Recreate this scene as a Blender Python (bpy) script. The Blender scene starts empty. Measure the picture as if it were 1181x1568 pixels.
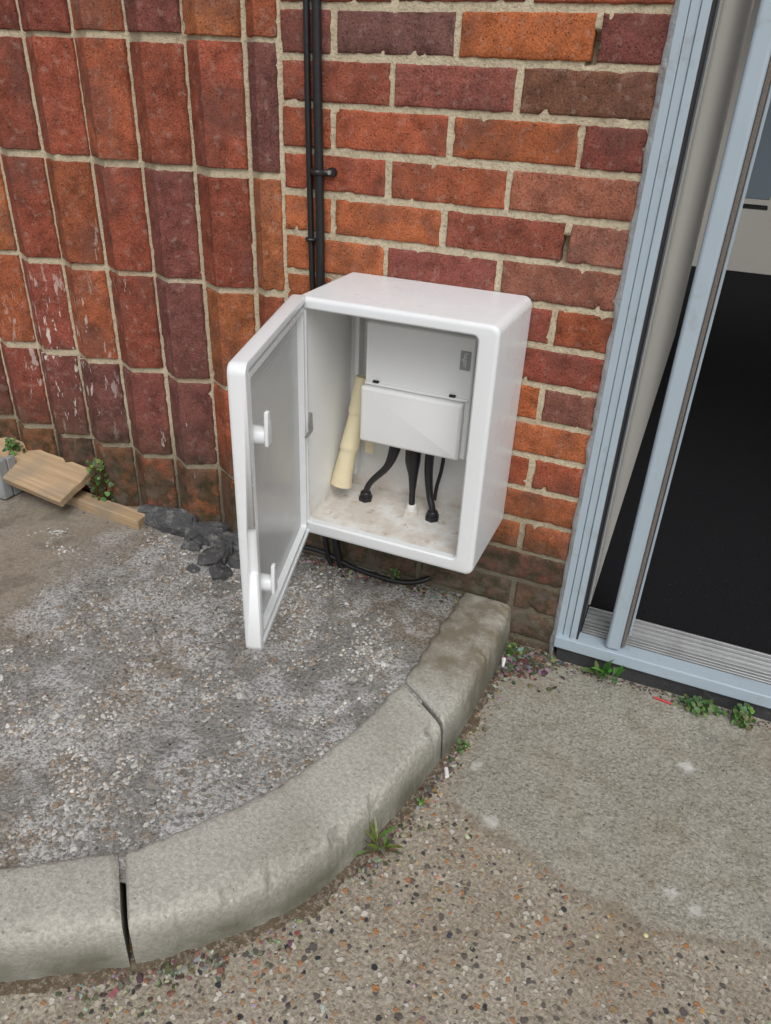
import bpy, math, random, numpy as np
from mathutils import Vector, noise, Matrix
import bmesh
random.seed(11)
R=random.random
def U(a,b): return a+(b-a)*R()
def nz(x,y,z,s=1.): return noise.noise(Vector((x*s,y*s,z*s)))
# ------------------------------------------------------------------ materials
def newmat(name):
    m=bpy.data.materials.new(name); m.use_nodes=True; nt=m.node_tree; nt.nodes.clear()
    o=nt.nodes.new("ShaderNodeOutputMaterial"); b=nt.nodes.new("ShaderNodeBsdfPrincipled")
    nt.links.new(b.outputs[0],o.inputs[0]); return m,nt,b
class G:
    def __init__(s,name): s.m,s.nt,s.b=newmat(name); s.co=s.nt.nodes.new("ShaderNodeTexCoord").outputs["Object"]; s.cache={}
    def put(s,sock,v):
        if v is None: return
        if isinstance(v,bpy.types.NodeSocket): s.nt.links.new(v,sock)
        else:
            if isinstance(v,(tuple,list)) and len(v)==3 and len(sock.default_value)==4: v=(*v,1)
            sock.default_value=v
    def mp(s,sc): 
        n=s.nt.nodes.new("ShaderNodeMapping"); s.put(n.inputs[0],s.co); n.inputs["Scale"].default_value=sc; return n.outputs[0]
    def noise(s,scale,detail=4,rough=.55,vec=None,dist=0,col=False):
        detail=min(detail,2 if scale>=100 else 3)
        n=s.nt.nodes.new("ShaderNodeTexNoise"); s.put(n.inputs["Vector"],vec or s.co); n.inputs["Scale"].default_value=scale
        n.inputs["Detail"].default_value=detail; n.inputs["Roughness"].default_value=rough; n.inputs["Distortion"].default_value=dist
        return n.outputs["Color" if col else "Fac"]
    def vor(s,scale,out="Distance",feat="F1",vec=None,rnd=1):
        k=(scale,feat)
        if k not in s.cache:
            n=s.nt.nodes.new("ShaderNodeTexVoronoi"); n.feature=feat; s.put(n.inputs["Vector"],vec or s.co)
            n.inputs["Scale"].default_value=scale; n.inputs["Randomness"].default_value=rnd; s.cache[k]=n
        return s.cache[k].outputs[out]
    def ramp(s,fac,*st,interp="LINEAR"):
        n=s.nt.nodes.new("ShaderNodeValToRGB"); e=n.color_ramp; e.interpolation=interp
        while len(e.elements)<len(st): e.elements.new(.5)
        for el,(p,c) in zip(e.elements,st):
            el.position=p; el.color=(c,c,c,1) if isinstance(c,(int,float)) else (*c,1)
        s.put(n.inputs[0],fac); return n.outputs[0]
    def mix(s,fac,a,b,mode="MIX"):
        n=s.nt.nodes.new("ShaderNodeMix"); n.data_type="RGBA"; n.blend_type=mode
        s.put(n.inputs[0],fac); s.put(n.inputs[6],a); s.put(n.inputs[7],b); return n.outputs[2]
    def math(s,op,a,b=None,c=None,clamp=False):
        n=s.nt.nodes.new("ShaderNodeMath"); n.operation=op; n.use_clamp=clamp; s.put(n.inputs[0],a)
        if b is not None: s.put(n.inputs[1],b)
        if c is not None: s.put(n.inputs[2],c)
        return n.outputs[0]
    def xyz(s):
        n=s.nt.nodes.new("ShaderNodeSeparateXYZ"); s.put(n.inputs[0],s.co); return n.outputs
    def attr(s,name="Col"):
        n=s.nt.nodes.new("ShaderNodeAttribute"); n.attribute_name=name; return n.outputs["Color"]
    def rng(s,v,a,b,c=0.,d=1.):
        n=s.nt.nodes.new("ShaderNodeMapRange"); s.put(n.inputs[0],v)
        for i,q in enumerate((a,b,c,d)): n.inputs[i+1].default_value=q
        return n.outputs[0]
    def bump(s,h,dist,strength=1.,nrm=None):
        n=s.nt.nodes.new("ShaderNodeBump"); n.inputs["Distance"].default_value=dist; n.inputs["Strength"].default_value=strength
        s.put(n.inputs["Height"],h); s.put(n.inputs["Normal"],nrm); return n.outputs[0]
    def done(s,col,rough=.9,nrm=None,spec=.5,metal=0.):
        s.put(s.b.inputs["Base Color"],col); s.put(s.b.inputs["Roughness"],rough); s.put(s.b.inputs["Normal"],nrm)
        s.b.inputs["Specular IOR Level"].default_value=spec; s.b.inputs["Metallic"].default_value=metal; return s.m

def m_brick():
    g=G("brick"); c=g.attr()
    n26=g.noise(26,6,.65)
    c=g.mix(1,c,g.ramp(n26,(.3,.60),(.5,1.0),(.72,1.32)),"MULTIPLY")
    c=g.mix(1,c,g.ramp(g.noise(300,3,.7),(.28,.55),(.66,1.3)),"MULTIPLY")
    c=g.mix(g.ramp(g.noise(9,5,.6),(.50,0),(.66,.55)),c,(.12,.058,.048))
    pits=g.ramp(g.vor(150),(.1,1),(.22,0)); c=g.mix(g.math("MULTIPLY",pits,.5),c,(.06,.028,.022))
    x,y,z=g.xyz()
    sn=g.noise(1,5,.7,g.mp((60,60,16)))
    st=g.ramp(sn,(.65,0),(.69,1)); ms=g.ramp(g.noise(4.2,2,.5),(.50,0),(.58,1))
    lo=g.rng(z,.95,.25,0.,1.); lf=g.rng(x,-.30,-.55,.05,1.)
    k=g.math("MULTIPLY",g.math("MULTIPLY",st,ms),g.math("MULTIPLY",lo,lf))
    bw=g.math("MULTIPLY",g.rng(g.math("ABSOLUTE",g.math("ADD",x,.96)),.20,.05,0.,1.),g.rng(g.math("ABSOLUTE",g.math("SUBTRACT",z,.38)),.27,.1,0.,1.))
    k=g.math("MAXIMUM",k,g.math("MULTIPLY",g.ramp(sn,(.59,0),(.62,1)),bw))
    c=g.mix(g.math("MULTIPLY",k,.8),c,(.68,.63,.59))
    bl=g.ramp(g.noise(60,4,.6),(.56,0),(.75,.32)); c=g.mix(bl,c,(.42,.33,.28))
    n22=g.noise(22,5,.65)
    d=g.math("MULTIPLY",g.rng(z,.30,.13,0.,1.),g.ramp(n22,(.32,.35),(.52,1))); c=g.mix(g.math("MULTIPLY",d,.9),c,g.mix(g.ramp(g.noise(35),(.4,0),(.6,1)),(.032,.036,.020),(.10,.070,.050)))
    c=g.mix(g.math("MULTIPLY",g.rng(z,.12,.0,0.,.5),g.ramp(n22,(.5,0),(.6,1))),c,(.17,.15,.12))
    h=g.math("ADD",g.math("MULTIPLY",g.noise(50,5,.65),.6),g.math("MULTIPLY",g.noise(330,3,.75),.5))
    h=g.math("SUBTRACT",h,g.math("MULTIPLY",pits,.5))
    return g.done(c,.9,g.bump(h,.0027,.95),.2)
def m_mortar():
    g=G("mortar"); x,y,z=g.xyz()
    c=g.mix(g.noise(14,4),(.42,.355,.24),(.60,.53,.40))
    c=g.mix(g.ramp(g.noise(180,3),(.5,0),(.7,.6)),c,(.26,.21,.145))
    c=g.mix(g.ramp(g.noise(6,4),(.57,0),(.72,.5)),c,(.3,.18,.11))
    c=g.mix(g.math("MULTIPLY",g.rng(z,.28,.10,0.,1.),.85),c,(.085,.078,.056))
    return g.done(c,.95,g.bump(g.noise(220,5,.7),.003,.9),.2)
def m_plain(name,col,rough=.5,var=.08,scale=20,bump=0,bscale=200,spec=.5,metal=0.,dirt=None):
    g=G(name); a=tuple(q*(1-var) for q in col); b=tuple(min(1,q*(1+var)) for q in col)
    n=g.noise(scale,5,.6); c=g.mix(n,a,b)
    if dirt: c=g.mix(g.ramp(g.noise(dirt[1],6,.7),(dirt[2],0),(dirt[2]+.15,dirt[3])),c,dirt[0])
    rr=g.rng(n,.3,.7,rough*.85,min(1,rough*1.15))
    return g.done(c,rr,g.bump(g.noise(bscale,3,.6),bump,1.) if bump else None,spec,metal)
def m_concrete(name,a,b,stain,low_tone=None):
    g=G(name)
    c=g.mix(g.noise(7,6,.65),a,b)
    c=g.mix(g.ramp(g.noise(2.6,5,.6),(.48,0),(.66,.5)),c,stain)
    c=g.mix(1,c,g.ramp(g.noise(150,4,.75),(.3,.76),(.68,1.2)),"MULTIPLY")
    c=g.mix(g.math("MULTIPLY",g.ramp(g.vor(70),(.08,1),(.15,0)),g.ramp(g.vor(70,"Color"),(.45,0),(.55,.7),interp="CONSTANT")),c,(.10,.09,.075))
    c=g.mix(g.math("MULTIPLY",g.ramp(g.vor(48),(.08,1),(.14,0)),g.ramp(g.vor(48,"Color"),(.0,0),(.62,.7),interp="CONSTANT")),c,(.55,.53,.49))
    x,y,z=g.xyz()
    n11=g.noise(11,5)
    ob=g.math("MULTIPLY",g.rng(y,-.33,-.28,0.,1.),g.ramp(g.noise(16,5,.65),(.38,.15),(.6,.85))); c=g.mix(ob,c,(.165,.14,.095))
    if low_tone: c=g.mix(g.math("MULTIPLY",g.rng(z,low_tone[0],low_tone[1],0.,1.),g.ramp(n11,(.3,.45),(.6,1))),c,low_tone[2])  # blends to a darker tone towards the bottom of the face
    h=g.math("ADD",g.noise(40,5,.65),g.math("MULTIPLY",g.noise(260,4,.75),.7))
    return g.done(c,.93,g.bump(h,.0028,.8),.25)
def stones(g,base,scale,thr=(.30,.36),keep=.35,vec=None,bright=1.):
    d=g.vor(scale,vec=vec); col=g.vor(scale,"Color",vec=vec)
    n=g.nt.nodes.new("ShaderNodeSeparateColor"); g.put(n.inputs[0],col)
    B=bright
    pal=g.ramp(n.outputs[0],(0,(.10*B,.09*B,.085*B)),(.16,(.30*B,.20*B,.12*B)),(.32,(.42*B,.38*B,.31*B)),(.46,(.20*B,.17*B,.14*B)),(.58,(.50*B,.47*B,.42*B)),(.7,(.34*B,.16*B,.07*B)),(.78,(.035,.037,.045)),(.86,(.36*B,.33*B,.28*B)),interp="CONSTANT")
    r=g.math("MULTIPLY",n.outputs[1],.25); dd=g.math("ADD",d,r)
    k=g.math("MULTIPLY",g.ramp(dd,(thr[0],1),(thr[1],0)),g.ramp(n.outputs[2],(0,0),(keep,1),interp="CONSTANT"))
    return g.mix(k,base,pal),k,d
def m_road():
    g=G("washed_aggregate_concrete"); x,y,z=g.xyz()
    wv=g.nt.nodes.new("ShaderNodeVectorMath"); wv.operation="ADD"; g.put(wv.inputs[0],g.co)
    sc=g.nt.nodes.new("ShaderNodeVectorMath"); sc.operation="SCALE"; g.put(sc.inputs[0],g.noise(80,2,col=True)); sc.inputs["Scale"].default_value=.010; g.put(wv.inputs[1],sc.outputs[0]); wv=wv.outputs[0]
    base=g.mix(g.noise(9,6,.65),(.23,.20,.155),(.365,.33,.27))
    fine=g.noise(170,4,.8)
    base=g.mix(1,base,g.ramp(fine,(.3,.5),(.7,1.38)),"MULTIPLY")
    c1,k1,d1=stones(g,base,98,(.40,.52),.22,wv); c1,k2,d2=stones(g,c1,52,(.33,.41),.42,wv)
    n9=g.noise(9.5,4)
    edge=g.math("ADD",g.math("ADD",y,g.math("MULTIPLY",g.math("ABSOLUTE",g.math("SUBTRACT",x,.60)),-.28)),g.math("MULTIPLY",g.math("SUBTRACT",n9,.5),.06))
    s=g.rng(edge,-.590,-.560,0.,1.)
    sx=g.rng(g.math("ADD",x,g.math("MULTIPLY",n9,.06)),.262,.295,0.,1.); s=g.math("MULTIPLY",s,sx)
    b2=g.mix(g.noise(8,6,.65),(.22,.21,.175),(.38,.365,.315))
    b2=g.mix(g.ramp(g.noise(17,4,.7),(.5,0),(.68,.55)),b2,(.20,.18,.13))
    b2=g.mix(1,b2,g.ramp(fine,(.28,.55),(.7,1.32)),"MULTIPLY")
    c2,k3,d3=stones(g,b2,115,(.20,.28),.65,wv)
    v9=g.vor(10.5); spl=g.math("MULTIPLY",g.ramp(g.math("ADD",v9,g.math("MULTIPLY",g.noise(60,4),.30)),(.20,1),(.34,0)),g.ramp(g.vor(10.5,"Color"),(0,0),(.52,.8),interp="CONSTANT"))
    c2=g.mix(spl,c2,(.62,.62,.60))
    c=g.mix(s,c1,c2)
    lip=g.math("MULTIPLY",g.math("MULTIPLY",g.rng(edge,-.600,-.585,0.,1.),g.rng(edge,-.580,-.565,1.,0.)),sx); c=g.mix(g.math("MULTIPLY",lip,.4),c,(.12,.095,.065))
    c=g.mix(g.ramp(g.noise(4,5,.6),(.5,0),(.72,.5)),c,(.20,.155,.105))
    h=g.math("ADD",g.math("MULTIPLY",fine,.55),g.math("MULTIPLY",g.math("ADD",k1,k2),.4))
    h=g.math("ADD",h,g.math("MULTIPLY",s,.6))
    return g.done(c,.92,g.bump(h,.003,.9),.25)
def m_pave():
    g=G("pavement_surface"); x,y,z=g.xyz()
    base=g.mix(g.noise(6,6,.65),(.15,.146,.138),(.285,.277,.26))
    base=g.mix(g.ramp(g.noise(3.5,5,.6),(.5,0),(.60,.75)),base,(.20,.165,.12))
    fine=g.noise(140,5,.8)
    base=g.mix(1,base,g.ramp(fine,(.3,.48),(.7,1.45)),"MULTIPLY")
    c,k,d=stones(g,base,125,(.32,.44),.50,None,1.)
    dust=g.math("MULTIPLY",g.ramp(g.noise(7.5,6,.7),(.46,0),(.58,1)),g.ramp(fine,(.42,.15),(.58,.85)))
    c=g.mix(dust,c,(.48,.485,.485))
    e=g.math("ADD",g.math("ADD",x,g.math("MULTIPLY",y,-.05)),g.math("MULTIPLY",g.math("SUBTRACT",g.noise(6,4),.5),.28))
    s=g.rng(e,-.66,-.80,0.,1.)
    sm=g.mix(g.noise(5,6,.6),(.16,.13,.095),(.31,.275,.22)); sm=g.mix(1,sm,g.ramp(fine,(.3,.8),(.7,1.18)),"MULTIPLY")
    sm=g.mix(g.ramp(g.noise(9,5,.6),(.56,0),(.62,.5)),sm,(.11,.095,.07))
    c=g.mix(g.math("MULTIPLY",s,.9),c,sm)
    h=g.math("ADD",fine,g.math("MULTIPLY",k,.5)); h=g.math("MULTIPLY",h,g.rng(s,0.,1.,1.,.25))
    return g.done(c,.9,g.bump(h,.005,.9),.3)
def m_attr(name,rough=.85,bump=.001,spec=.3):
    g=G(name); n=g.noise(260,3,.6); c=g.mix(1,g.attr(),g.ramp(n,(.3,.75),(.7,1.2)),"MULTIPLY")
    return g.done(c,rough,g.bump(n,bump,.8),spec)
def m_wood():
    g=G("weathered_wood"); n=g.noise(1,6,.65,g.mp((3,85,85)),.4)
    c=g.mix(g.ramp(n,(.25,0),(.75,1)),(.29,.195,.11),(.50,.37,.235)); c=g.mix(g.ramp(g.noise(11,5),(.48,0),(.7,.6)),c,(.25,.21,.165))
    return g.done(c,.85,g.bump(n,.0012,.7),.2)
def m_doorpanel():
    g=G("door_inner_panel"); x,y,z=g.xyz()
    a=g.math("PINGPONG",y,.004); b=g.math("PINGPONG",z,.004)
    l=g.math("MAXIMUM",g.ramp(g.math("MULTIPLY",a,250),(.0,1),(.25,0)),g.ramp(g.math("MULTIPLY",b,250),(.0,1),(.25,0)))
    c=g.mix(g.noise(5,5),(.44,.45,.455),(.56,.57,.575)); c=g.mix(g.math("MULTIPLY",l,.42),c,(.24,.25,.25))
    c=g.mix(g.ramp(g.noise(14,6,.7),(.56,0),(.72,.35)),c,(.42,.38,.32))
    return g.done(c,.20,g.bump(l,.0005,.5),.6)
def m_boxfloor():
    g=G("box_inner"); z=g.xyz()[2]
    c=g.mix(g.noise(9,4),(.72,.73,.72),(.80,.81,.80))
    k=g.math("MULTIPLY",g.rng(z,.29,.232,0.,1.),g.ramp(g.noise(16,6,.7),(.36,.15),(.60,.75))); c=g.mix(k,c,(.52,.45,.38))
    c=g.mix(g.math("MULTIPLY",g.rng(z,.236,.23,0.,1.),g.ramp(g.noise(38,5,.8),(.61,0),(.67,.6))),c,(.36,.24,.15))
    return g.done(c,.45,None,.4)
M=dict(brick=m_brick(),mortar=m_mortar(),road=m_road(),pave=m_pave(),
 kerb=m_concrete("kerb_concrete",(.30,.29,.255),(.44,.43,.385),(.245,.23,.19),low_tone=(-.015,-.07,(.135,.13,.10))),
 gravel=m_attr("gravel"),wood=m_wood(),panel=m_doorpanel(),inner=m_boxfloor(),
 white=m_plain("white_grp",(.72,.745,.765),.28,.03,6,spec=.45,dirt=((.60,.59,.55),5,.56,.14)),
 cu=m_plain("white_plastic",(.80,.815,.82),.38,.02,10),
 label=m_plain("label_grey",(.30,.31,.33),.4),labelt=m_plain("label_text",(.75,.75,.75),.4),
 grey=m_plain("grey_gasket",(.22,.23,.23),.6),black=m_plain("black_cable_sheath",(.012,.012,.014),.38,.2,60,.0006,90),
 cream=m_plain("cream_tube",(.70,.62,.42),.6,.08,30,.0012,60),blue=m_plain("blue_grey_powder_coat",(.355,.43,.495),.34,.05,9,dirt=((.25,.26,.25),30,.58,.4)),
 blue2=m_plain("blue_grey_dark",(.24,.31,.38),.4,.05,9),
 rubber=m_plain("rubber",(.02,.02,.022),.7),brush=m_plain("brush_seal",(.16,.14,.125),.95,.4,400,.002,600),
 alu=m_plain("aluminium_track",(.50,.51,.515),.36,.06,30,metal=.6,dirt=((.30,.28,.26),14,.56,.3)),
 carpet=m_plain("carpet",(.012,.012,.014),.95,.5,300,.003,500,.1,dirt=((.12,.12,.12),190,.66,.7)),
 plaster=m_plain("interior_plaster",(.66,.645,.60),.8,.04,4),ceil=m_plain("ceiling",(.7,.7,.7),.9),
 mastic=m_plain("mastic",(.36,.38,.40),.6,.2,60,.003,80,dirt=((.2,.15,.12),40,.55,.6)),
 tar=m_plain("bitumen",(.07,.071,.075),.8,.4,40,.004,120,dirt=((.24,.23,.21),40,.53,.7)),
 slate=m_plain("dark_dpc",(.035,.036,.038),.75,.4,40,.003,90,dirt=((.15,.13,.1),30,.58,.6)),
 crate=m_plain("grey_plastic",(.27,.29,.30),.5,.05,20,dirt=((.15,.13,.1),30,.58,.5)),
 roof=m_plain("roof_felt",(.08,.08,.08),.9),dirt=m_plain("gutter_dirt",(.115,.09,.062),.95,.45,60,.005,220,.1,dirt=((.25,.22,.18),120,.5,.8)),
 leaf=m_attr("leaf",.5,.0004,.4),steel=m_plain("zinc",(.5,.5,.5),.35,metal=.9),redp=m_plain("red_plastic",(.5,.03,.03),.4))
# ------------------------------------------------------------------ helpers
def empty(name):
    e=bpy.data.objects.new(name,None); bpy.context.collection.objects.link(e); return e
def obj(name,V,F,mats,parent=None,cols=None,smooth=True,ang=35,mi=None,fix=False):
    me=bpy.data.meshes.new(name); me.from_pydata([tuple(v) for v in V],[],F); 
    for m in (mats if isinstance(mats,list) else [mats]): me.materials.append(M[m])
    if cols is not None:
        a=me.color_attributes.new("Col","FLOAT_COLOR","POINT"); a.data.foreach_set("color",np.array([(*c,1.) for c in cols],dtype=np.float32).ravel())
    if mi is not None: me.polygons.foreach_set("material_index",mi)
    if fix:
        b=bmesh.new(); b.from_mesh(me); bmesh.ops.recalc_face_normals(b,faces=b.faces); b.to_mesh(me); b.free()
    if smooth:
        me.polygons.foreach_set("use_smooth",[True]*len(me.polygons)); me.set_sharp_from_angle(angle=math.radians(ang))
    me.update(); o=bpy.data.objects.new(name,me); bpy.context.collection.objects.link(o)
    if parent: o.parent=parent
    return o
def bx(name,x0,x1,y0,y1,z0,z1,mat,parent=None,bev=.002,seg=2):
    V=[(x,y,z) for x in(x0,x1) for y in(y0,y1) for z in(z0,z1)]
    F=[(0,1,3,2),(4,6,7,5),(0,4,5,1),(2,3,7,6),(0,2,6,4),(1,5,7,3)]
    o=obj(name,V,F,mat,parent,fix=True,ang=40)
    if bev:
        m=o.modifiers.new("b","BEVEL"); m.width=bev; m.segments=seg
    return o
def rr(x0,x1,z0,z1,r,n=6):
    P=[]
    for cx,cz,a0 in ((x1-r,z1-r,0),(x0+r,z1-r,90),(x0+r,z0+r,180),(x1-r,z0+r,270)):
        for i in range(n+1):
            a=math.radians(a0+90*i/n); P.append((cx+r*math.cos(a),cz+r*math.sin(a)))
    return P
def loft(loops,cap0=False,cap1=False):
    V=[];F=[];n=len(loops[0])
    for L in loops: V+=L
    for k in range(len(loops)-1):
        for i in range(n):
            j=(i+1)%n; F.append((k*n+i,k*n+j,(k+1)*n+j,(k+1)*n+i))
    if cap0: F.append(tuple(range(n))[::-1])
    if cap1: F.append(tuple((len(loops)-1)*n+i for i in range(n)))
    return V,F
def tube(name,pts,rad,mat,parent=None,n=12,sm=8):
    P=[Vector(p) for p in pts]; rad=rad if isinstance(rad,list) else [rad]*len(P)
    Q=[];RR=[]
    for i in range(len(P)-1):
        p0=P[max(i-1,0)];p1=P[i];p2=P[i+1];p3=P[min(i+2,len(P)-1)]
        for k in range(sm):
            t=k/sm; Q.append(.5*((2*p1)+(p2-p0)*t+(2*p0-5*p1+4*p2-p3)*t*t+(3*p1-p0-3*p2+p3)*t**3)); RR.append(rad[i]*(1-t)+rad[i+1]*t)
    Q.append(P[-1]);RR.append(rad[-1])
    L=[]
    for i,q in enumerate(Q):
        d=(Q[min(i+1,len(Q)-1)]-Q[max(i-1,0)]).normalized(); a=d.cross(Vector((.3,1,.2))).normalized(); b=d.cross(a)
        L.append([q+(a*math.cos(2*math.pi*k/n)+b*math.sin(2*math.pi*k/n))*RR[i] for k in range(n)])
    V,F=loft(L,True,True); return obj(name,V,F,mat,parent,ang=50)
# ------------------------------------------------------------------ brick building
BLD=empty("brick_building")
def tone(c): return (c[0]*.84+.004,c[1]*.9+.008,c[2]*.95+.009)
PAL=[(.38,.088,.036),(.33,.07,.034),(.27,.06,.035),(.42,.115,.04),(.30,.075,.04),(.22,.062,.043),(.40,.10,.038),(.35,.08,.038)]
def brick(V,F,C,x0,x1,z0,z1,yf,col,extra=(),nx=12,nzz=5,bow=.0007,tw=.0010):
    r=.0035; w=x1-x0; h=z1-z0; col=tone(col)
    xs=sorted(set([x0,x0+.0011,x0+r]+[x0+r+(w-2*r)*i/nx for i in range(1,nx)]+[x1-r,x1-.0011,x1]+[e for e in extra if x0<e<x1]))
    zs=[z0,z0+.0011,z0+r]+[z0+r+(h-2*r)*i/nzz for i in range(1,nzz)]+[z1-r,z1-.0011,z1]
    s=R()*100; ty=U(-.0010,.0005); tx=U(-tw,tw); n0=len(V); nX=len(xs)
    for z in zs:
        for x in xs:
            e=min(x-x0,x1-x,z-z0,z1-z); k=max(0,1-e/r); back=.0026*(1-math.sqrt(max(0,1-k*k)))
            q=nz(x+s,s,z,45); q2=nz(x,s,z+s,160); ed=max(0,1-e/.010)
            chip=max(0,nz(x+s,0,z,75)-.30)*ed*.024
            y=yf(x)+back+q*bow+q2*.0005+ty+((x-x0)/w-.5)*tx+chip
            V.append((x+(nz(s,x,z,60)*.0015+nz(z,x,s,200)*.0012)*k,y,z+(nz(z,s,x,60)*.0015+nz(x,z,s,200)*.0012)*k)); 
            v=1+.14*nz(x,z,s,12); C.append(tuple(c*v for c in col))
    nZ=len(zs)
    for j in range(nZ-1):
        for i in range(nX-1):
            a=n0+j*nX+i; F.append((a,a+1,a+nX+1,a+nX))
    per=[i for i in range(nX)]+[j*nX+nX-1 for j in range(1,nZ)]+[(nZ-1)*nX+i for i in range(nX-2,-1,-1)]+[j*nX for j in range(nZ-2,0,-1)]
    m0=len(V)
    for p in per:
        x,y,z=V[n0+p]; V.append((x,y+.02,z)); C.append(tuple(c*.8 for c in col))
    L=len(per)
    for i in range(L):
        j=(i+1)%L; F.append((n0+per[i],m0+i,m0+j,n0+per[j]))
OV={(1,-1):(.155,.062,.048),(1,0):(.43,.115,.036),(1,1):(.22,.06,.045),(2,-1):(.24,.066,.045),(2,0):(.20,.078,.042),(2,1):(.29,.07,.04),
(3,-1):(.34,.08,.035),(3,0):(.38,.10,.035),(3,1):(.25,.06,.04),(4,-1):(.36,.09,.038),(4,0):(.31,.10,.055),(4,1):(.19,.065,.045),
(5,-1):(.38,.10,.035),(5,0):(.25,.062,.035),(5,1):(.33,.12,.075),(6,-1):(.25,.065,.045),(6,0):(.25,.085,.05),(6,1):(.21,.07,.052),(7,0):(.26,.062,.036),(7,1):(.34,.08,.03),(9,0):(.38,.095,.03),(9,1):(.22,.075,.05),(10,1):(.26,.07,.04),(12,0):(.42,.11,.035),(13,0):(.42,.11,.035),(13,1):(.40,.10,.035),(11,1):(.33,.075,.032),(8,1):(.30,.08,.04)}
def wallzone(name,X0,X1,k0,k1,nx,nzz):
    V=[];F=[];C=[]
    for k in range(k0,k1):
        z0=(15-k)*.075; off=0 if k%2 else .1125
        i=math.floor((X0-off)/.225)
        while off+i*.225<X1:
            a=max(off+i*.225+.006,X0); b=min(off+(i+1)*.225-.006,X1)
            if b-a>.02:
                col=OV.get((k,i),random.choice(PAL)); 
                if k>=15: col=tuple(.35*c+.65*d for c,d in zip(col,(.16,.13,.09)))
                v=U(.85,1.12); brick(V,F,C,a+U(-.0016,.0016),b+U(-.0016,.0016),z0+.0062+U(-.0014,.0014),z0+.0690+U(-.0014,.0014),lambda x:0.,tuple(c*v for c in col),(),nx,nzz)
            i+=1
    obj(name,V,F,"brick",BLD,C,ang=60)
wallzone("plain_brickwork",-.33,.329,-2,18,22,7)
wallzone("plain_brickwork_top",-.33,.329,-25,-2,5,3)
wallzone("lintel_brickwork",.329,2.05,-25,-14,4,2)
wallzone("pier_brickwork",2.05,3.6,-14,18,4,2)
joints=[-.331,-.404]
while joints[-1]>-3.9: joints.append(joints[-1]-.1315)
def prof(x):
    for a,b in zip(joints,joints[1:]):
        if b<=x<=a:
            c=b+(a-b)*.44; d=.036*min(1,(a-b)/.13)
            return -d*((x-b)/(c-b) if x<c else (a-x)/(a-c))
    return 0
V=[];F=[];C=[]
RED=[(.34,.085,.036),(.30,.068,.034),(.36,.088,.036),(.26,.060,.036),(.40,.12,.042),(.22,.062,.044),(.32,.075,.036),(.29,.068,.036),(.34,.090,.036),(.18,.058,.045)]
for r_ in range(-1,13):
    z0=.175+(r_-1)*.2243 
    for i,(a,b) in enumerate(zip(joints,joints[1:])):
        c=b+(a-b)*.44; near=b>-1.9 and z0<1.3
        col=random.choice(RED); v=U(.8,1.12); col=tuple(q*v for q in col)
        sh=U(-.004,.0008)
        brick(V,F,C,b+.0064+U(-.0014,.0014),a-.0064+U(-.0014,.0014),z0+.0068+U(-.003,.003),z0+.2178+U(-.003,.003),lambda x:prof(x)+sh,col,(c-.003,c,c+.003),12 if near else 3,20 if near else 3,.0011)
obj("fluted_brickwork",V,F,"brick",BLD,C,ang=26)
def sheet(name,xs,zs,yf,mat,parent):
    V=[(x,yf(x,z),z) for z in zs for x in xs]; n=len(xs)
    F=[(j*n+i,j*n+i+1,(j+1)*n+i+1,(j+1)*n+i) for j in range(len(zs)-1) for i in range(n-1)]
    return obj(name,V,F,mat,parent,ang=80)
def my(x,z):
    y=.0036+.0016*nz(x,0,z,30)+.0014*nz(x,5,z,90)
    if abs(x-.222)<.007 and 1.055<z<1.10: y+=.03
    if abs(x-.222)<.006 and .755<z<.80: y+=.02
    return y
sheet("mortar",list(np.arange(-.334,.334,.005)),list(np.arange(-.20,1.30,.005)),my,"mortar",BLD)
sheet("mortar_top",[-.334,0,.33],[1.29,3.0],lambda x,z:.004,"mortar",BLD)
sheet("mortar_lintel",[.329,2.05],[2.17,3.0],lambda x,z:.004,"mortar",BLD)
sheet("mortar_pier",[2.05,3.6],[-.2,3.0],lambda x,z:.004,"mortar",BLD)
xs=sorted(set(list(np.arange(-2.0,-.328,.006))+[-3.9,-3.5,-3.,-2.5]+[j for j in joints]))
sheet("fluted_mortar",xs,list(np.arange(-.2,1.3,.006))+[1.6,2.,2.5,3.],lambda x,z:prof(x)*.97+.0048+.0014*nz(x,0,z,60),"mortar",BLD)
bx("wall_core",-3.9,.331,.03,.25,-.2,3.0,"mortar",BLD,0); bx("wall_core_pier",2.05,3.6,.03,.25,-.2,3.0,"mortar",BLD,0); bx("wall_core_lintel",.331,2.05,.03,.25,2.18,3.0,"mortar",BLD,0)
DZ=2.17; zb=-.055
bx("frame_outer",.336,.3515,-.010,.02,zb,DZ,"blue",BLD,.0015)
bx("frame_mid",.3521,.3667,-.0115,.02,zb,DZ,"blue",BLD,.0010)
bx("frame_inner",.3673,.381,-.015,.045,zb,DZ,"blue",BLD,.0012)
bx("frame_gasket",.3812,.385,-.012,.05,-.03,DZ,"rubber",BLD,0)
bx("frame_jamb",.34,.384,.0455,.13,zb,DZ,"blue2",BLD,.001)
bx("frame_right",1.99,2.05,-.02,.12,zb,DZ,"blue",BLD,.002); bx("frame_head",.336,2.05,-.018,.12,DZ+.002,DZ+.06,"blue",BLD,.002)
V=[];F=[]
for i in range(190):
    z=-.1+i*.012; a=.3265+.006*nz(1,z,3,25)-.006*max(0,nz(4,z,3,9)); d=-.006-.006*abs(nz(2,z,1,30))
    V+=[(a,.004,z),(a+.003,d+.002,z),(.337,d-.002,z),(.3375,.004,z)]
    if i: 
        for k in range(3): F.append(((i-1)*4+k,(i-1)*4+k+1,i*4+k+1,i*4+k))
obj("mastic_seal",V,F,"mastic",BLD,ang=80)
bx("threshold_front",.3365,1.99,-.0225,.0195,-.058,-.028,"blue",BLD,.003)
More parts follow.
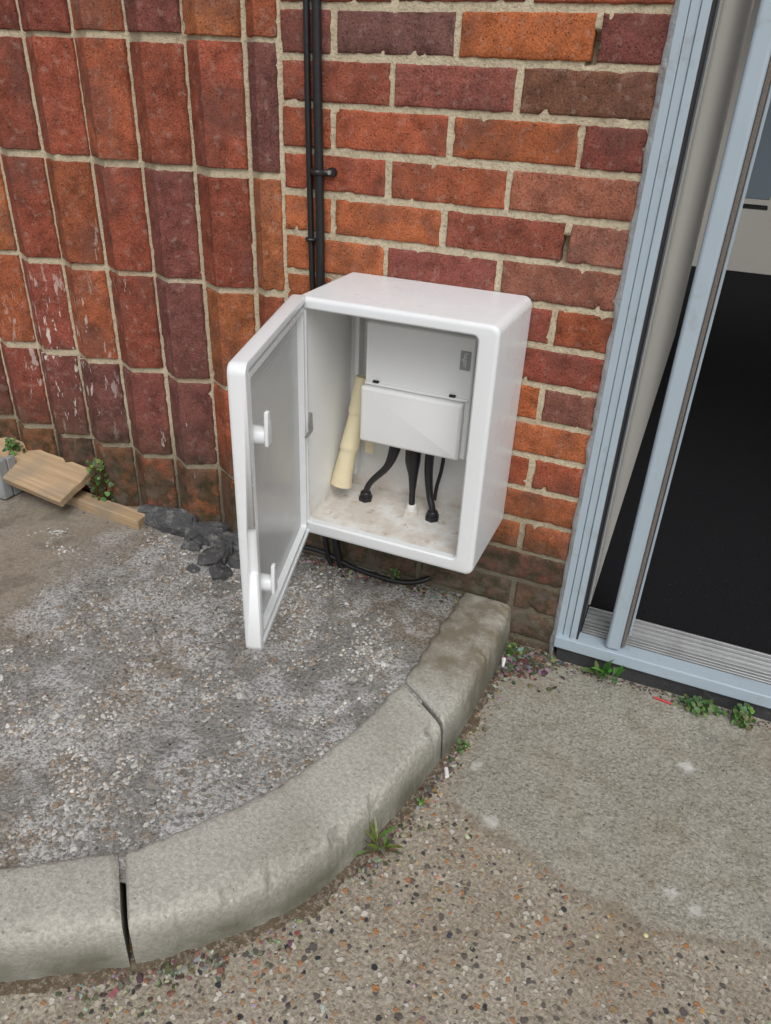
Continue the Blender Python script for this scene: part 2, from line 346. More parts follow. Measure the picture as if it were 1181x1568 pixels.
bx("threshold_dpc",.345,2.05,-.012,.10,-.14,-.0585,"slate",BLD,.002)
bx("threshold_base",.3865,1.99,.020,.128,-.055,-.036,"alu",BLD,.001)
for i,y in enumerate((.027,.036,.046,.058,.075,.092,.108,.122)): bx("threshold_rib_%d"%i,.3865,1.985,y-.0025,y+.0025,-.0355,-.029,"alu",BLD,.001)
bx("leaf_stile",.4435,.4745,-.016,.022,-.027,DZ-.002,"blue",BLD,.006,3)
bx("leaf_brush",.4747,.4830,-.006,.012,-.02,DZ-.01,"brush",BLD,.002)
bx("leaf_stile_back",.449,.4725,.0225,.055,-.024,DZ-.01,"rubber",BLD,.001)
bx("leaf_edge",.4850,.4905,.040,.060,-.02,DZ-.01,"blue",BLD,.001)
bx("leaf_edge_gasket",.4780,.4845,.045,.058,-.02,DZ-.01,"rubber",BLD,.001)
bx("room_floor",.20,3.4,.129,5.0,-.12,-.030,"carpet",BLD,0)
bx("side_partition",.33,.388,.1305,2.6,-.029,2.6,"plaster",BLD,0)
bx("room_back_wall",-.5,3.4,4.45,4.6,-.029,2.6,"plaster",BLD,0)
bx("room_side_wall",3.4,3.5,.1305,4.45,-.1,2.6,"plaster",BLD,0)
bx("room_ceiling",.2,3.4,.26,1.6,2.6,2.68,"ceil",BLD,0); bx("room_ceiling_back",.2,3.4,3.0,4.6,2.6,2.68,"ceil",BLD,0)  # gap between the slabs: unseen opening added to let daylight into the room
bx("inner_shutter",.520,.600,1.6,1.64,.72,2.3,"blue2",BLD,.003); bx("inner_shutter_rail",.512,.5195,1.59,1.645,.70,2.3,"blue",BLD,.002); bx("inner_shutter_foot",.512,.600,1.585,1.645,.69,.699,"rubber",BLD,.001)
bx("roof_left",-3.9,.18,.25,4.6,2.95,3.05,"roof",BLD,0)
# ------------------------------------------------------------------ ground, pavement, kerb
S=60
obj("ground",[(-S,-S,-.106),(S,-S,-.106),(S,S,-.106),(-S,S,-.106)],[(0,1,2,3)],"road",None,smooth=False)
xs=np.arange(-.9,2.0,.012); ys=np.arange(-1.8,.02,.012)
def roadz(x,y): 
    e=y-.28*abs(x-.60); s=max(0,min(1,(e+.60)/.03))*max(0,min(1,(x-.25)/.03))
    return -.1+.004*nz(x,y,0,3)+.0012*nz(x,y,4,18)+.0008*nz(x,y,4,60)+.003*s
V=[(x,y,roadz(x,y)) for y in ys for x in xs]; n=len(xs)
obj("road_surface",V,[(j*n+i,j*n+i+1,(j+1)*n+i+1,(j+1)*n+i) for j in range(len(ys)-1) for i in range(n-1)],"road",None,ang=80)
OUT=[(.232,.02),(.230,-.17),(.212,-.366),(.189,-.48),(.158,-.61),(.113,-.738),(.052,-.828),(-.010,-.889),(-.072,-.940),(-.207,-1.026),(-.37,-1.10),(-.62,-1.18),(-1.0,-1.25),(-1.8,-1.31),(-6,-1.4)]
INN=[(.116,.02),(.111,-.083),(.102,-.290),(.080,-.410),(.055,-.505),(.012,-.628),(-.040,-.712),(-.090,-.778),(-.150,-.852),(-.286,-.945),(-.43,-1.01),(-.66,-1.075),(-1.02,-1.14),(-1.82,-1.20),(-6,-1.29)]
def samp(P,t):
    i=min(int(t),len(P)-2); f=t-i; p0=P[max(i-1,0)];p1=P[i];p2=P[i+1];p3=P[min(i+2,len(P)-1)]
    return tuple(.5*(2*p1[k]+(p2[k]-p0[k])*f+(2*p0[k]-5*p1[k]+4*p2[k]-p3[k])*f*f+(3*p1[k]-p0[k]-3*p2[k]+p3[k])*f**3) for k in(0,1))
V=[];F=[]
def kerbseg(t0,t1,dz,n):
    base=len(V); prof_=[(-.02,-.09),(-.02,-.008),(.02,-.002),(.08,.0),(.2,.0),(.33,.0),(.46,.0),(.59,-.0002),(.71,-.0006),(.80,-.0012),(.875,-.0028),(.925,-.0058),(.958,-.011),(.978,-.019),(.990,-.030),(.998,-.045),(1.008,-.062),(1.020,-.08),(1.035,-.14)]
    m=len(prof_)
    for i in range(n+1):
        e=min(i,n-i); t=t0+(t1-t0)*i/n; a=samp(INN,t); b=samp(OUT,t)
        rnd=(.006,.003)[e] if e<2 else 0
        for k,(s,z) in enumerate(prof_):
            x=a[0]+(b[0]-a[0])*s; y=a[1]+(b[1]-a[1])*s
            w=nz(x,y,z,8)*.0024+nz(x,y,z,60)*.0014+nz(x,y,z,150)*.0009
            ch=max(0,nz(x,y,1,34)-.20)*.028 if .84<s<.99 else 0
            ie=nz(x,y,2,40)*.006 if s<.1 else 0
            V.append((x+w*(1 if s>.9 else .2)-ch*.5+ie,y+w*(-.6 if s>.9 else .2)+ch*.5,z+dz+w*(.9 if s<.95 else .2)-rnd-ch))
    for i in range(n):
        for k in range(m-1): F.append((base+i*m+k,base+i*m+k+1,base+(i+1)*m+k+1,base+(i+1)*m+k))
    F.append(tuple(base+k for k in range(m))[::-1]); F.append(tuple(base+n*m+k for k in range(m)))
kerbseg(0,2.22,.006,90); kerbseg(2.275,7.965,.0,300); kerbseg(8.035,11.2,.004,100); kerbseg(11.25,12.6,0,20); kerbseg(12.63,14,0,30)
obj("kerb",V,F,"kerb",None,ang=50)
MID=[]
mm=[tuple((p+q)/2 for p,q in zip(samp(INN,t),samp(OUT,t))) for t in np.arange(0,13.99,.1)]
MID=list(zip(mm,mm[1:]))
def inside(x,y):
    for (a,b) in MID:
        if a[1]>=y>b[1] : 
            f=(a[1]-y)/(a[1]-b[1]); return x<a[0]+(b[0]-a[0])*f
    return False
def pz(x,y):
    if x<-.7: a=max(0,min(1,(-.7-x)/.1))
    else: a=0
    z1=-.0070+.004*nz(x,y,1,5)+.0018*nz(x,y,3,30)+.0020*nz(x,y,9,75)
    z2=-.004+.002*nz(x,y,1,5)
    return z1*(1-a)+z2*a
V=[];F=[];idx={}
st=.009; X=np.arange(-1.75,.20,st); Y=np.arange(-1.33,.018,st)
for i,x in enumerate(X):
    for j,y in enumerate(Y):
        if inside(x,y): idx[(i,j)]=len(V); V.append((x,y,pz(x,y)))
for (i,j),a in idx.items():
    q=[(i,j),(i+1,j),(i+1,j+1),(i,j+1)]
    if all(k in idx for k in q): F.append(tuple(idx[k] for k in q))
obj("pavement",V,F,"pave",None,ang=80)
o=obj("pavement_far",[(-6,.01,-.006),(-1.74,.01,-.006),(-1.74,-1.25,-.006),(-6,-1.34,-.006)],[(0,3,2,1)],"pave",None,smooth=False); o.parent=bpy.data.objects["pavement"]
t_=(1+5**.5)/2
ICO=[Vector(v).normalized() for v in [(-1,t_,0),(1,t_,0),(-1,-t_,0),(1,-t_,0),(0,-1,t_),(0,1,t_),(0,-1,-t_),(0,1,-t_),(t_,0,-1),(t_,0,1),(-t_,0,-1),(-t_,0,1)]]
IF=[(0,11,5),(0,5,1),(0,1,7),(0,7,10),(0,10,11),(1,5,9),(5,11,4),(11,10,2),(10,7,6),(7,1,8),(3,9,4),(3,4,2),(3,2,6),(3,6,8),(3,8,9),(4,9,5),(2,4,11),(6,2,10),(8,6,7),(9,8,1)]
def stone(V,F,C,x,y,z,r,col,flat=.6):
    a=R()*6.28; ca,sa=math.cos(a),math.sin(a); sx,sy,sz=r*U(.7,1.4),r*U(.6,1.0),r*flat*U(.7,1.2); n=len(V)
    tx=U(-.3,.3)
    for v in ICO:
        k=U(.72,1.18); p=(v.x*sx*k,v.y*sy*k,v.z*sz*k); V.append((x+p[0]*ca-p[1]*sa,y+p[0]*sa+p[1]*ca,z+p[2]+p[0]*tx)); C.append(col)
    F.extend(tuple(n+i for i in f) for f in IF)
CH=[(.50,.50,.49),(.36,.35,.33),(.25,.24,.225),(.58,.57,.55),(.30,.24,.18),(.20,.19,.175),(.43,.41,.37),(.33,.26,.19),(.52,.50,.45),(.28,.27,.25)]
V=[];F=[];C=[]; cnt=0; tries=0
while cnt<11000 and tries<160000:
    tries+=1; x=U(-1.0,.16); y=U(-1.12,-.005)
    if not inside(x+.04,y): continue
    dn=.26+1.4*nz(x,y,7,6)+1.0*nz(x,y,2,22)
    if x<-.55: dn-=(-.55-x)*3.2
    if R()>dn: continue
    r=U(.0017,.0050)*(1.45 if R()<.12 else 1); c=random.choice(CH); v=U(.7,1.12)*(.85 if nz(x,y,3,4)<0 else 1.05)
    stone(V,F,C,x,y,pz(x,y)+r*.0,r,tuple(min(.7,q*v) for q in c),.45); cnt+=1
obj("gravel",V,F,"gravel",None,C,ang=30)
V=[];F=[];C=[]
DB=[(.25,.22,.19),(.36,.33,.29),(.14,.11,.09),(.20,.11,.08),(.10,.08,.06),(.20,.15,.11),(.32,.29,.25),(.08,.065,.05),(.17,.13,.09),(.12,.095,.07),(.22,.19,.15)]
for _ in range(2200):
    t=U(0,9.6); a=samp(OUT,t); b=samp(INN,t); L=math.hypot(a[0]-b[0],a[1]-b[1]); n_=((a[0]-b[0])/L,(a[1]-b[1])/L)
    d=.002+abs(random.gauss(0,.026 if t>3 else .016)); x=a[0]+n_[0]*d; y=a[1]+n_[1]*d
    if y>-.005: continue
    if R()>.5+1.6*nz(t,1,0,3.5): continue
    r=U(.0013,.0055)*(1.6 if R()<.08 else 1); c=random.choice(DB); stone(V,F,C,x,y,roadz(x,y)+r*.2,r,tuple(q*U(.6,1.2) for q in c))
for _ in range(900):
    x=.236+abs(random.gauss(0,.05)); y=-.008-abs(random.gauss(0,.045))
    if x>.345 and y>-.02: continue
    r=U(.002,.0085); c=random.choice(DB); stone(V,F,C,x,y,roadz(x,y)+r*.4,r,tuple(q*U(.35,.9) for q in c))
for _ in range(600):
    x=U(.34,1.2); y=-.016-abs(random.gauss(0,.012)); r=U(.0012,.004); c=random.choice(DB[2:]); stone(V,F,C,x,y,roadz(x,y)+r*.3,r,tuple(q*U(.5,1) for q in c))
for _ in range(420):
    x=U(.25,.95); y=U(-1.2,-.03); r=U(.0008,.0022); c=random.choice(DB); stone(V,F,C,x,y,roadz(x,y)+r*.3,r,c)
AG=[(.06,.062,.07),(.35,.19,.10),(.48,.45,.40),(.20,.16,.13),(.40,.30,.18),(.15,.135,.12),(.30,.27,.23),(.40,.25,.13),(.38,.34,.28)]
cnt=0
while cnt<1800:
    x=U(-.1,1.1); y=U(-1.25,-.45)
    e=y-.28*abs(x-.60)
    if (e>-.585 and x>.27): continue
    if inside(x-.03,y+.03): continue
    if R()>.55+1.3*nz(x,y,5,6): continue
    cnt+=1; r=U(.0014,.0050)*(1.3 if R()<.1 else 1); c=random.choice(AG); stone(V,F,C,x,y,roadz(x,y)-r*.08,r,tuple(q*U(.7,1.15) for q in c),.33)
for _ in range(1100):
    x=U(-1.2,.11); y=-.008-abs(random.gauss(0,.018)); 
    if x<-.35: y-=.035
    r=U(.002,.0065); c=random.choice(DB); stone(V,F,C,x,y,pz(x,y)+r*.3,r,tuple(q*U(.5,1.1) for q in c))
obj("gutter_debris",V,F,"gravel",None,C,ang=30)
V=[];F=[];n=220
for i in range(n+1):
    t=9.8*i/n; a=samp(OUT,t); b=samp(INN,t); L=math.hypot(a[0]-b[0],a[1]-b[1]); n_=((a[0]-b[0])/L,(a[1]-b[1])/L)
    w=.022+.020*nz(t,0,0,2.3)+.008*nz(t,6,0,11); h=.009+.005*nz(t,3,0,4)
    for d,z in ((-.004,h),(w*.35,h*.5),(w*.8,.0025),(w*1.1,-.003)): V.append((a[0]+n_[0]*d,a[1]+n_[1]*d,-.1+z+.0015*nz(t*9,d*40,2)))
for i in range(n):
    for k in range(3): F.append((i*4+k,i*4+k+1,i*4+k+5,i*4+k+4))
obj("gutter_dirt",V,F,"dirt",None,ang=80)
# ------------------------------------------------------------------ meter box
BOX=empty("electric_meter_box")
X0,X1,Z0,Z1,D=-.192,.182,.207,.689,-.22
def L3(x0,x1,z0,z1,r,y): return [(x,y,z) for x,z in rr(x0,x1,z0,z1,r)]
def ins(i,r,y): return L3(X0+i,X1-i,Z0+i,Z1-i,r,y)
op=(-.173,.147,.236,.668)
lo=[ins(0,.016,-.001),ins(0,.016,D+.008),ins(.0006,.0155,D+.0045),ins(.0023,.014,D+.0022),ins(.005,.012,D+.0006),ins(.008,.010,D),
 L3(op[0]-.003,op[1]+.003,op[2]-.003,op[3]+.003,.012,D),L3(*op,.010,D+.003),L3(*op,.010,D+.016),L3(op[0]-.003,op[1]+.016,op[2]-.006,op[3]+.008,.010,D+.02),L3(op[0]-.003,op[1]+.016,op[2]-.006,op[3]+.008,.010,-.010)]
V,F=loft(lo,False,True); n=28; mi=[0]*(8*n)+[1]*(2*n)+[1]
obj("shell",V,F,["white","inner"],BOX,ang=28,mi=mi)
bx("mounting_flange",-.158,-.148,-.034,-.0105,.262,.655,"inner",BOX,.002)
H=Vector((-.197,-.2135,0)); dv=Vector((.281,-.960,0)).normalized(); nv=Vector((.960,.281,0)).normalized(); LW=.388
def dl(i,r,t): return [tuple(H+dv*x+nv*t+Vector((0,0,z))) for x,z in rr(i,LW-i,.204+i,.692-i,r)]
lo=[dl(.006,.010,0),dl(.0025,.013,.001),dl(.0008,.015,.003),dl(0,.016,.006),dl(0,.016,.0240),dl(.001,.015,.0263),dl(.0035,.013,.027),dl(.011,.010,.027),dl(.0125,.009,.018),dl(.018,.008,.018),dl(.0195,.007,.025),dl(.027,.006,.025),dl(.029,.005,.014)]
V,F=loft(lo,True,True); mi=[0]*(8*28)+[1]*(28)+[0]*(3*28)+[0,2]
dob=obj("door",V,F,["white","grey","panel"],BOX,ang=28,mi=mi,fix=False)
cu_=bx("notch_cutter",-.008,.008,-.012,.0125,-.042,.042,"white",None,.005,3)
cu_.matrix_world=Matrix(((dv.x,nv.x,0,0),(dv.y,nv.y,0,0),(0,0,1,0),(0,0,0,1))); cu_.location=H+dv*(LW+.001)+nv*.027+Vector((0,0,.400))
bpy.context.view_layer.update()
bm_=dob.modifiers.new("n","BOOLEAN"); bm_.operation='DIFFERENCE'; bm_.object=cu_; bm_.solver='EXACT'
dg=bpy.context.evaluated_depsgraph_get(); me=bpy.data.meshes.new_from_object(dob.evaluated_get(dg))
if len(me.polygons)>300: dob.modifiers.clear(); dob.data=me
else: dob.modifiers.clear()
bpy.data.objects.remove(cu_)
for k,zc in enumerate((.575,.318)):
    c=H+dv*(LW-.042)+Vector((0,0,zc))
    tube("latch_hub_%d"%k,[c+nv*.012,c+nv*.03,c+nv*.040],[.015,.014,.013],"white",BOX,20,2)
    a=c+nv*.040+dv*.004
    V=[a+dv*u+Vector((0,0,w)) for (u,w) in ((-.010,-.012),(.010,-.012),(.011,.010),(.007,.040),(-.003,.040),(-.010,.012))]
    V+=[v+nv*.006 for v in V]
    F=[tuple(range(6)),tuple(range(11,5,-1))]+[(i,(i+1)%6,6+(i+1)%6,6+i) for i in range(6)]
    o=obj("latch_lever_%d"%k,V,F,"white",BOX,fix=True); b=o.modifiers.new("b","BEVEL"); b.width=.0015; b.segments=2
for k,zc in enumerate((.30,.445,.60)):
    tube("hinge_knuckle_%d"%k,[H+Vector((.004,-.006,zc-.016)),H+Vector((.004,-.006,zc+.016))],.005,"white",BOX,12,1)
p=H+dv*.028+nv*.027
tube("door_stay",[p+Vector((0,0,.43)),p+nv*.01+Vector((0,0,.445)),p+nv*.010+Vector((0,0,.458))],.0035,"steel",BOX,10,3)
bx("stay_bracket",-.176,-.168,-.212,-.196,.435,.465,"steel",BOX,.001)
CX0,CX1,CZ0,CZ1=-.103,.113,.386,.628
def L2(i,r,y,x0=CX0,x1=CX1,z0=CZ0,z1=CZ1): return L3(x0+i,x1-i,z0+i,z1-i,r,y)
V,F=loft([L2(0,.004,-.012),L2(0,.004,-.098),L2(.0012,.003,-.1005),L2(.003,.002,-.102)],False,True); obj("consumer_unit_body",V,F,"cu",BOX,ang=28)
fx=(CX0-.001,CX1-.010,CZ0+.004,.505)
V,F=loft([L2(0,.004,-.1022,*fx),L2(.0,.004,-.116,*fx),L2(.003,.004,-.120,*fx),L2(.005,.003,-.1212,*fx)],False,True); obj("consumer_unit_flap",V,F,"cu",BOX,ang=28)
bx("flap_hinge_rail",CX0+.002,CX1-.004,-.1075,-.1022,.5065,.512,"cu",BOX,.001)
for k,x in enumerate((-.078,.078)): bx("slot_%d"%k,x-.006,x+.006,-.1085,-.1023,.512,.516,"rubber",BOX,.0005)
bx("seam",CX1-.003,CX1+.001,-.090,-.030,CZ0+.002,.625,"cu",BOX,.001)
bx("label",.086,.106,-.1032,-.1022,.566,.602,"label",BOX,.0004)
t=bpy.data.curves.new("txt","FONT"); t.body="hager"; t.size=.0125; t.extrude=.0002; to=bpy.data.objects.new("label_lettering",t); bpy.context.collection.objects.link(to)
to.matrix_world=Matrix.Translation((.0925,-.1036,.599))@Matrix.Rotation(math.radians(90),4,'X')@Matrix.Rotation(math.radians(-90),4,'Z'); t.materials.append(M["labelt"])
bpy.context.view_layer.update(); dg=bpy.context.evaluated_depsgraph_get(); me=bpy.data.meshes.new_from_object(to.evaluated_get(dg)); mw=to.matrix_world.copy(); bpy.data.objects.remove(to); mo=bpy.data.objects.new("label_lettering",me); bpy.context.collection.objects.link(mo); mo.matrix_world=mw; mo.parent=BOX
FZ=.230
tube("tail_left",[(-.045,-.066,.392),(-.047,-.068,.36),(-.060,-.072,.32),(-.092,-.076,.28),(-.104,-.075,.255),(-.106,-.074,FZ)],[.013,.012,.008,.0065,.0065,.0065],"black",BOX)
tube("tail_mid",[(-.004,-.070,.392),(-.004,-.072,.345),(.000,-.076,.315),(.002,-.080,.28),(.003,-.081,FZ)],[.017,.016,.010,.0065,.0065],"black",BOX)
tube("tail_right",[(.030,-.066,.392),(.031,-.070,.33),(.040,-.078,.28),(.050,-.086,.255),(.052,-.087,FZ)],[.010,.009,.0075,.007,.007],"black",BOX)
tube("earth",[(.055,-.045,.392),(.052,-.05,.33),(.045,-.05,.29),(.045,-.06,.26)],.004,"black",BOX)
def gland(nm,x,y,mat):
    tube(nm,[(x,y,FZ-.001),(x,y,FZ+.010)],.0155,mat,BOX,6,1); tube(nm+"_cap",[(x,y,FZ+.010),(x,y,FZ+.018),(x,y,FZ+.021)],[.012,.0115,.009],mat,BOX,18,2)
gland("gland_left",-.106,-.074,"black"); gland("gland_mid",.003,-.081,"inner"); gland("gland_right",.052,-.087,"black")
A=Vector((-.132,-.050,.497)); B=Vector((-.150,-.098,.266)); ax=(B-A).normalized(); e1=ax.cross(Vector((0,1,0))).normalized(); e2=ax.cross(e1)
L=[]
N=48
for i in range(N+1):
    f=i/N; r0=.0150+.0050*f; st_=f*3; r0+= .0028*(st_-int(st_)) if f<1 else .0028; c=A+(B-A)*f+e1*.004*math.sin(f*5)
    L.append([c+(e1*math.cos(q)+e2*math.sin(q))*r0*(1+.04*math.sin(2*q+f*7)+(.12 if i==0 else 0)*math.cos(q)) for q in [2*math.pi*k/28 for k in range(28)]])
Li=[[ (p-(A+(B-A)*f))*.86+(A+(B-A)*f) for p in L[int(f*N)]] for f in (0,.15)]
V,F=loft(Li[::-1]+L,True,True); obj("cream_sleeve",V,F,"cream",BOX,ang=40)
bx("cable_tag",-.118,-.098,-.060,-.058,.335,.372,"cream",BOX,.001)
# ------------------------------------------------------------------ conduits
CD=empty("cable_conduit")
tube("conduit_thin",[(-.273,-.007,3.0),(-.274,-.0075,1.5),(-.273,-.008,1.1),(-.271,-.008,.9),(-.268,-.007,.7),(-.262,-.008,.5),(-.255,-.02,.3),(-.23,-.02,.05),(-.21,-.02,-.02)],.0060,"black",CD,12,10)
tube("conduit_thick",[(-.252,-.0105,3.0),(-.253,-.011,1.5),(-.252,-.0105,1.1),(-.249,-.011,.9),(-.247,-.0105,.75),(-.246,-.011,.5),(-.24,-.02,.3),(-.20,-.02,.04),(-.18,-.02,-.02)],.0085,"black",CD,14,10)
tube("saddle_clip",[(-.262,-.012,.865),(-.249,-.0215,.865),(-.238,-.010,.865),(-.226,-.004,.865)],.0055,"black",CD,10,6)
tube("saddle_lug",[(-.224,-.001,.866),(-.224,-.010,.866)],.0085,"black",CD,12,1)
tube("saddle_screw",[(-.226,-.010,.866),(-.226,-.014,.866)],.004,"steel",CD,10,1)
tube("saddle_clip_low",[(-.280,-.004,.742),(-.270,-.016,.742),(-.258,-.006,.742)],.004,"black",CD,10,6)
tube("loose_cable",[(-.33,-.016,.016),(-.25,-.014,.020),(-.15,-.022,.004),(-.06,-.026,.002),(-.01,-.020,.006),(.02,-.010,.016),(.03,.0,.02)],.006,"black",None,10,8)
# ------------------------------------------------------------------ left-hand clutter
def board(name,c,L,W_,T,rz,ry,rx,mat):
    o=bx(name,-L/2,L/2,-W_/2,W_/2,-T/2,T/2,mat,None,.002); me=o.data
    b=bmesh.new(); b.from_mesh(me); bmesh.ops.subdivide_edges(b,edges=b.edges,cuts=10,use_grid_fill=True)
    for v in b.verts: v.co+=Vector((nz(v.co.x,v.co.y,1,30)*.008,nz(v.co.x,v.co.y,3,12)*.003,nz(v.co.x,v.co.y,5,8)*.002))
    b.to_mesh(me); b.free(); o.location=c; o.rotation_euler=(rx,ry,rz); return o
board("timber_batten",(-.975,-.062,.012),.49,.042,.030,math.radians(-3.5),math.radians(1.5),0,"wood")
board("wooden_board",(-1.22,-.068,.084),.60,.125,.022,math.radians(-4),math.radians(4),math.radians(20),"wood")
cr=bx("plastic_crate",-1.62,-1.130,-.145,-.112,0,.115,"crate",None,.006,3)
for i in range(5): o=bx("crate_rib_%d"%i,-1.6+.09*i,-1.585+.09*i,-.149,-.1455,.01,.105,"crate",cr,.001)
bx("crate_side",-1.145,-1.131,-.111,-.085,.0,.11,"crate",cr,.002)
bmA=bmesh.new()
def chunk(cx,cy,cz,sx,sy,sz,n=26):
    b=bmesh.new()
    for _ in range(n):
        v=Vector((random.gauss(0,1),random.gauss(0,1),random.gauss(0,1))).normalized(); v=Vector([math.copysign(abs(q)**.6,q) for q in v])*U(.8,1.05)
        b.verts.new((cx+v.x*sx,cy+v.y*sy,cz+v.z*sz))
    bmesh.ops.convex_hull(b,input=b.verts); bmesh.ops.delete(b,geom=[v for v in b.verts if not v.link_faces],context='VERTS')
    bmesh.ops.triangulate(b,faces=b.faces); bmesh.ops.subdivide_edges(b,edges=b.edges,cuts=3,use_grid_fill=False)
    for v in b.verts: 
        p=v.co; v.co=p+Vector((nz(p.x,p.y,p.z,45),nz(p.y,p.z,p.x,45),nz(p.z,p.x,p.y,45)))*.005+Vector((1,1,1))*nz(p.x,p.y,p.z,120)*.0015
    me=bpy.data.meshes.new("t"); b.to_mesh(me); bmA.from_mesh(me); b.free(); bpy.data.meshes.remove(me)
for q in [(-.715,-.040,.004,.058,.034,.040),(-.64,-.045,.006,.075,.040,.040),(-.555,-.050,.004,.070,.044,.038),(-.49,-.075,.002,.048,.046,.034),(-.455,-.05,.004,.045,.035,.030),
 (-.475,-.135,-.004,.038,.040,.026),(-.435,-.175,-.006,.030,.030,.020),(-.42,-.11,-.006,.034,.030,.018),(-.56,-.105,-.006,.03,.020,.014),(-.40,-.05,.0,.034,.024,.020),(-.50,-.185,-.006,.018,.014,.012)]: chunk(*q)
me=bpy.data.meshes.new("tarmac_rubble"); bmA.to_mesh(me); bmA.free(); me.materials.append(M["tar"]); o=bpy.data.objects.new("tarmac_rubble",me); bpy.context.collection.objects.link(o)
# ------------------------------------------------------------------ weeds
def weed(name,c,n,h,sp,lw,cols,upright=.5):
    V=[];F=[];C=[]
    for _ in range(n):
        a=R()*6.28; tilt=U(.15,1.25)*(1-upright*.5); L=h*U(.45,1.1); w=lw*U(.7,1.2); bx_,by_=c[0]+U(-sp,sp),c[1]+U(-sp,sp)*.35
        d=Vector((math.cos(a),math.sin(a)*.8-.2,0)).normalized(); s_=Vector((-d.y,d.x,0)); col=random.choice(cols); col=tuple(q*U(.6,1.3) for q in col)
        b0=len(V); N=5; leafstart=U(.35,.6)
        for i in range(N+1):
            f=i/N; t=tilt*(.5+.7*f); p=Vector((bx_,by_,c[2]))+d*(L*f*math.sin(t))+Vector((0,0,L*f*math.cos(t)))
            ww=w*(.08 if f<leafstart-.1 else math.sin(math.pi*min(1,max(.12,(f-leafstart+.15)/(1.15-leafstart)))))
            V+= [p-s_*ww,p+Vector((0,0,-.1*ww)),p+s_*ww]; C+=[col]*3
        for i in range(N):
            k=b0+i*3; F+=[(k,k+1,k+4,k+3),(k+1,k+2,k+5,k+4)]
    return obj(name,V,F,"leaf",None,C,ang=80)
def clover(name,c,rx,ry,h,n,size,cols):
    V=[];F=[];C=[]
    for _ in range(n):
        a=R()*6.28; q=math.sqrt(R()); f=R()**.8
        p=Vector((c[0]+math.cos(a)*q*rx*(1-.5*f),c[1]-abs(math.sin(a))*q*ry,c[2]+h*f)); base=Vector((c[0]+U(-.4,.4)*rx,c[1]-.3*ry*R(),c[2]))
        col=random.choice(cols); col=tuple(x*U(.55,1.3) for x in col)
        up=Vector((U(-.6,.6),-U(.1,.9),U(.4,1))).normalized(); e1=up.cross(Vector((R(),R(),R()))).normalized(); e2=up.cross(e1)
        b0=len(V); s=size*U(.5,1.15)
        V+=[base,p,p+Vector((.0012,0,0)),base+Vector((.0012,0,0))]; F.append((b0,b0+1,b0+2,b0+3)); C+=[(col[0]*1.2,col[1]*.7,col[2])]*4
        b0=len(V); V.append(p-up*s*.18); C.append(tuple(x*.8 for x in col))
        for k in range(9):
            t=2*math.pi*k/9; rr_=s*(1+.18*math.cos(3*t)); V.append(p+e1*math.cos(t)*rr_+e2*math.sin(t)*rr_*.85); C.append(col)
        for k in range(9): F.append((b0,b0+1+k,b0+1+(k+1)%9))
    return obj(name,V,F,"leaf",None,C,ang=80)
GR=[(.06,.14,.03),(.09,.19,.04),(.05,.11,.03),(.12,.20,.05)]
clover("weed",(-.885,-.036,.0),.050,.045,.14,85,.0075,GR+[(.16,.10,.05)])
clover("weed",(-1.17,-.04,.085),.045,.03,.05,50,.0070,GR)
weed("weed",(.462,-.032,-.098),16,.062,.02,.0085,[(.07,.19,.03),(.10,.23,.05)],.1)
clover("weed",(.655,-.030,-.100),.065,.035,.030,90,.0055,GR)
clover("weed",(.735,-.032,-.100),.035,.03,.045,50,.0065,GR)
weed("weed",(.176,-.628,-.096),26,.060,.014,.0030,[(.14,.19,.05),(.10,.16,.04),(.20,.20,.08)],.6)
clover("weed",(.236,-.34,-.098),.02,.03,.012,30,.0035,GR)
clover("weed",(.25,-.04,-.09),.03,.03,.03,26,.004,GR)
clover("weed",(-.045,-.012,.0),.03,.02,.03,26,.0035,GR)
clover("weed",(.205,-.50,-.098),.02,.02,.01,18,.003,GR)
tube("paper_scrap",[(.224,-.415,-.094),(.232,-.432,-.094)],[.004,.0045],"labelt",None,8,1)
tube("paper_scrap.001",[(.243,-.078,-.085),(.247,-.10,-.088)],[.005,.003],"labelt",None,6,1)
tube("red_plastic_scrap",[(.565,-.045,-.095),(.60,-.05,-.095)],.0025,"redp",None,6,1)
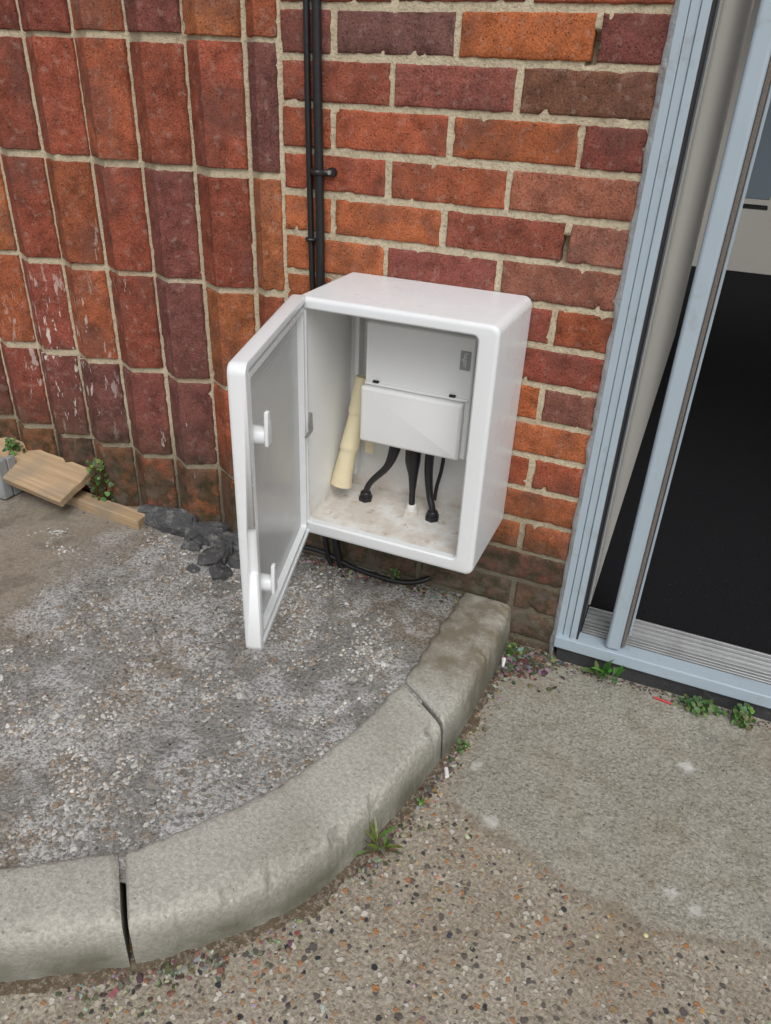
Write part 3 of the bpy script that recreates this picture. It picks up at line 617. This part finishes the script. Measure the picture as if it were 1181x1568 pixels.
# ------------------------------------------------------------------ camera, light
p=[0.46135,-1.37206,1.02125,-0.38083,0.52492,0.04535,1145.236]
yaw,pit,rol=p[3:6]
f=Vector((math.sin(yaw)*math.cos(pit),math.cos(yaw)*math.cos(pit),-math.sin(pit))); r=Vector((math.cos(yaw),-math.sin(yaw),0)); u=r.cross(f)
c_,s_=math.cos(rol),math.sin(rol); r2=c_*r+s_*u; u2=-s_*r+c_*u
cd=bpy.data.cameras.new("camera"); co=bpy.data.objects.new("camera",cd); bpy.context.collection.objects.link(co)
co.matrix_world=Matrix(((r2.x,u2.x,-f.x,p[0]),(r2.y,u2.y,-f.y,p[1]),(r2.z,u2.z,-f.z,p[2]),(0,0,0,1)))
cd.sensor_fit='VERTICAL'; cd.sensor_height=24; cd.lens=24*p[6]/1568.5; cd.clip_start=.02; cd.clip_end=300
bpy.context.scene.camera=co
w=bpy.data.worlds.new("World"); bpy.context.scene.world=w; w.use_nodes=True; nt=w.node_tree; nt.nodes.clear()
sk=nt.nodes.new("ShaderNodeTexSky"); sk.sky_type='NISHITA'; sk.sun_disc=False; el,az=math.radians(52),math.radians(150)
sk.sun_elevation=el; sk.sun_rotation=az; sk.dust_density=4; sk.air_density=1
hs=nt.nodes.new("ShaderNodeHueSaturation"); hs.inputs["Saturation"].default_value=.22
bg=nt.nodes.new("ShaderNodeBackground"); bg.inputs[1].default_value=.145; o=nt.nodes.new("ShaderNodeOutputWorld")
nt.links.new(sk.outputs[0],hs.inputs["Color"]); nt.links.new(hs.outputs[0],bg.inputs[0]); nt.links.new(bg.outputs[0],o.inputs[0])
sd=bpy.data.lights.new("sun","SUN"); sd.energy=1.1; sd.angle=math.radians(40); sd.color=(1,.97,.93); so=bpy.data.objects.new("sun",sd); bpy.context.collection.objects.link(so)
dirv=Vector((math.sin(az)*math.cos(el),math.cos(az)*math.cos(el),math.sin(el)))
so.rotation_euler=dirv.to_track_quat('Z','Y').to_euler()
vs=bpy.context.scene.view_settings; vs.view_transform='Standard'; vs.look='None'; vs.exposure=0
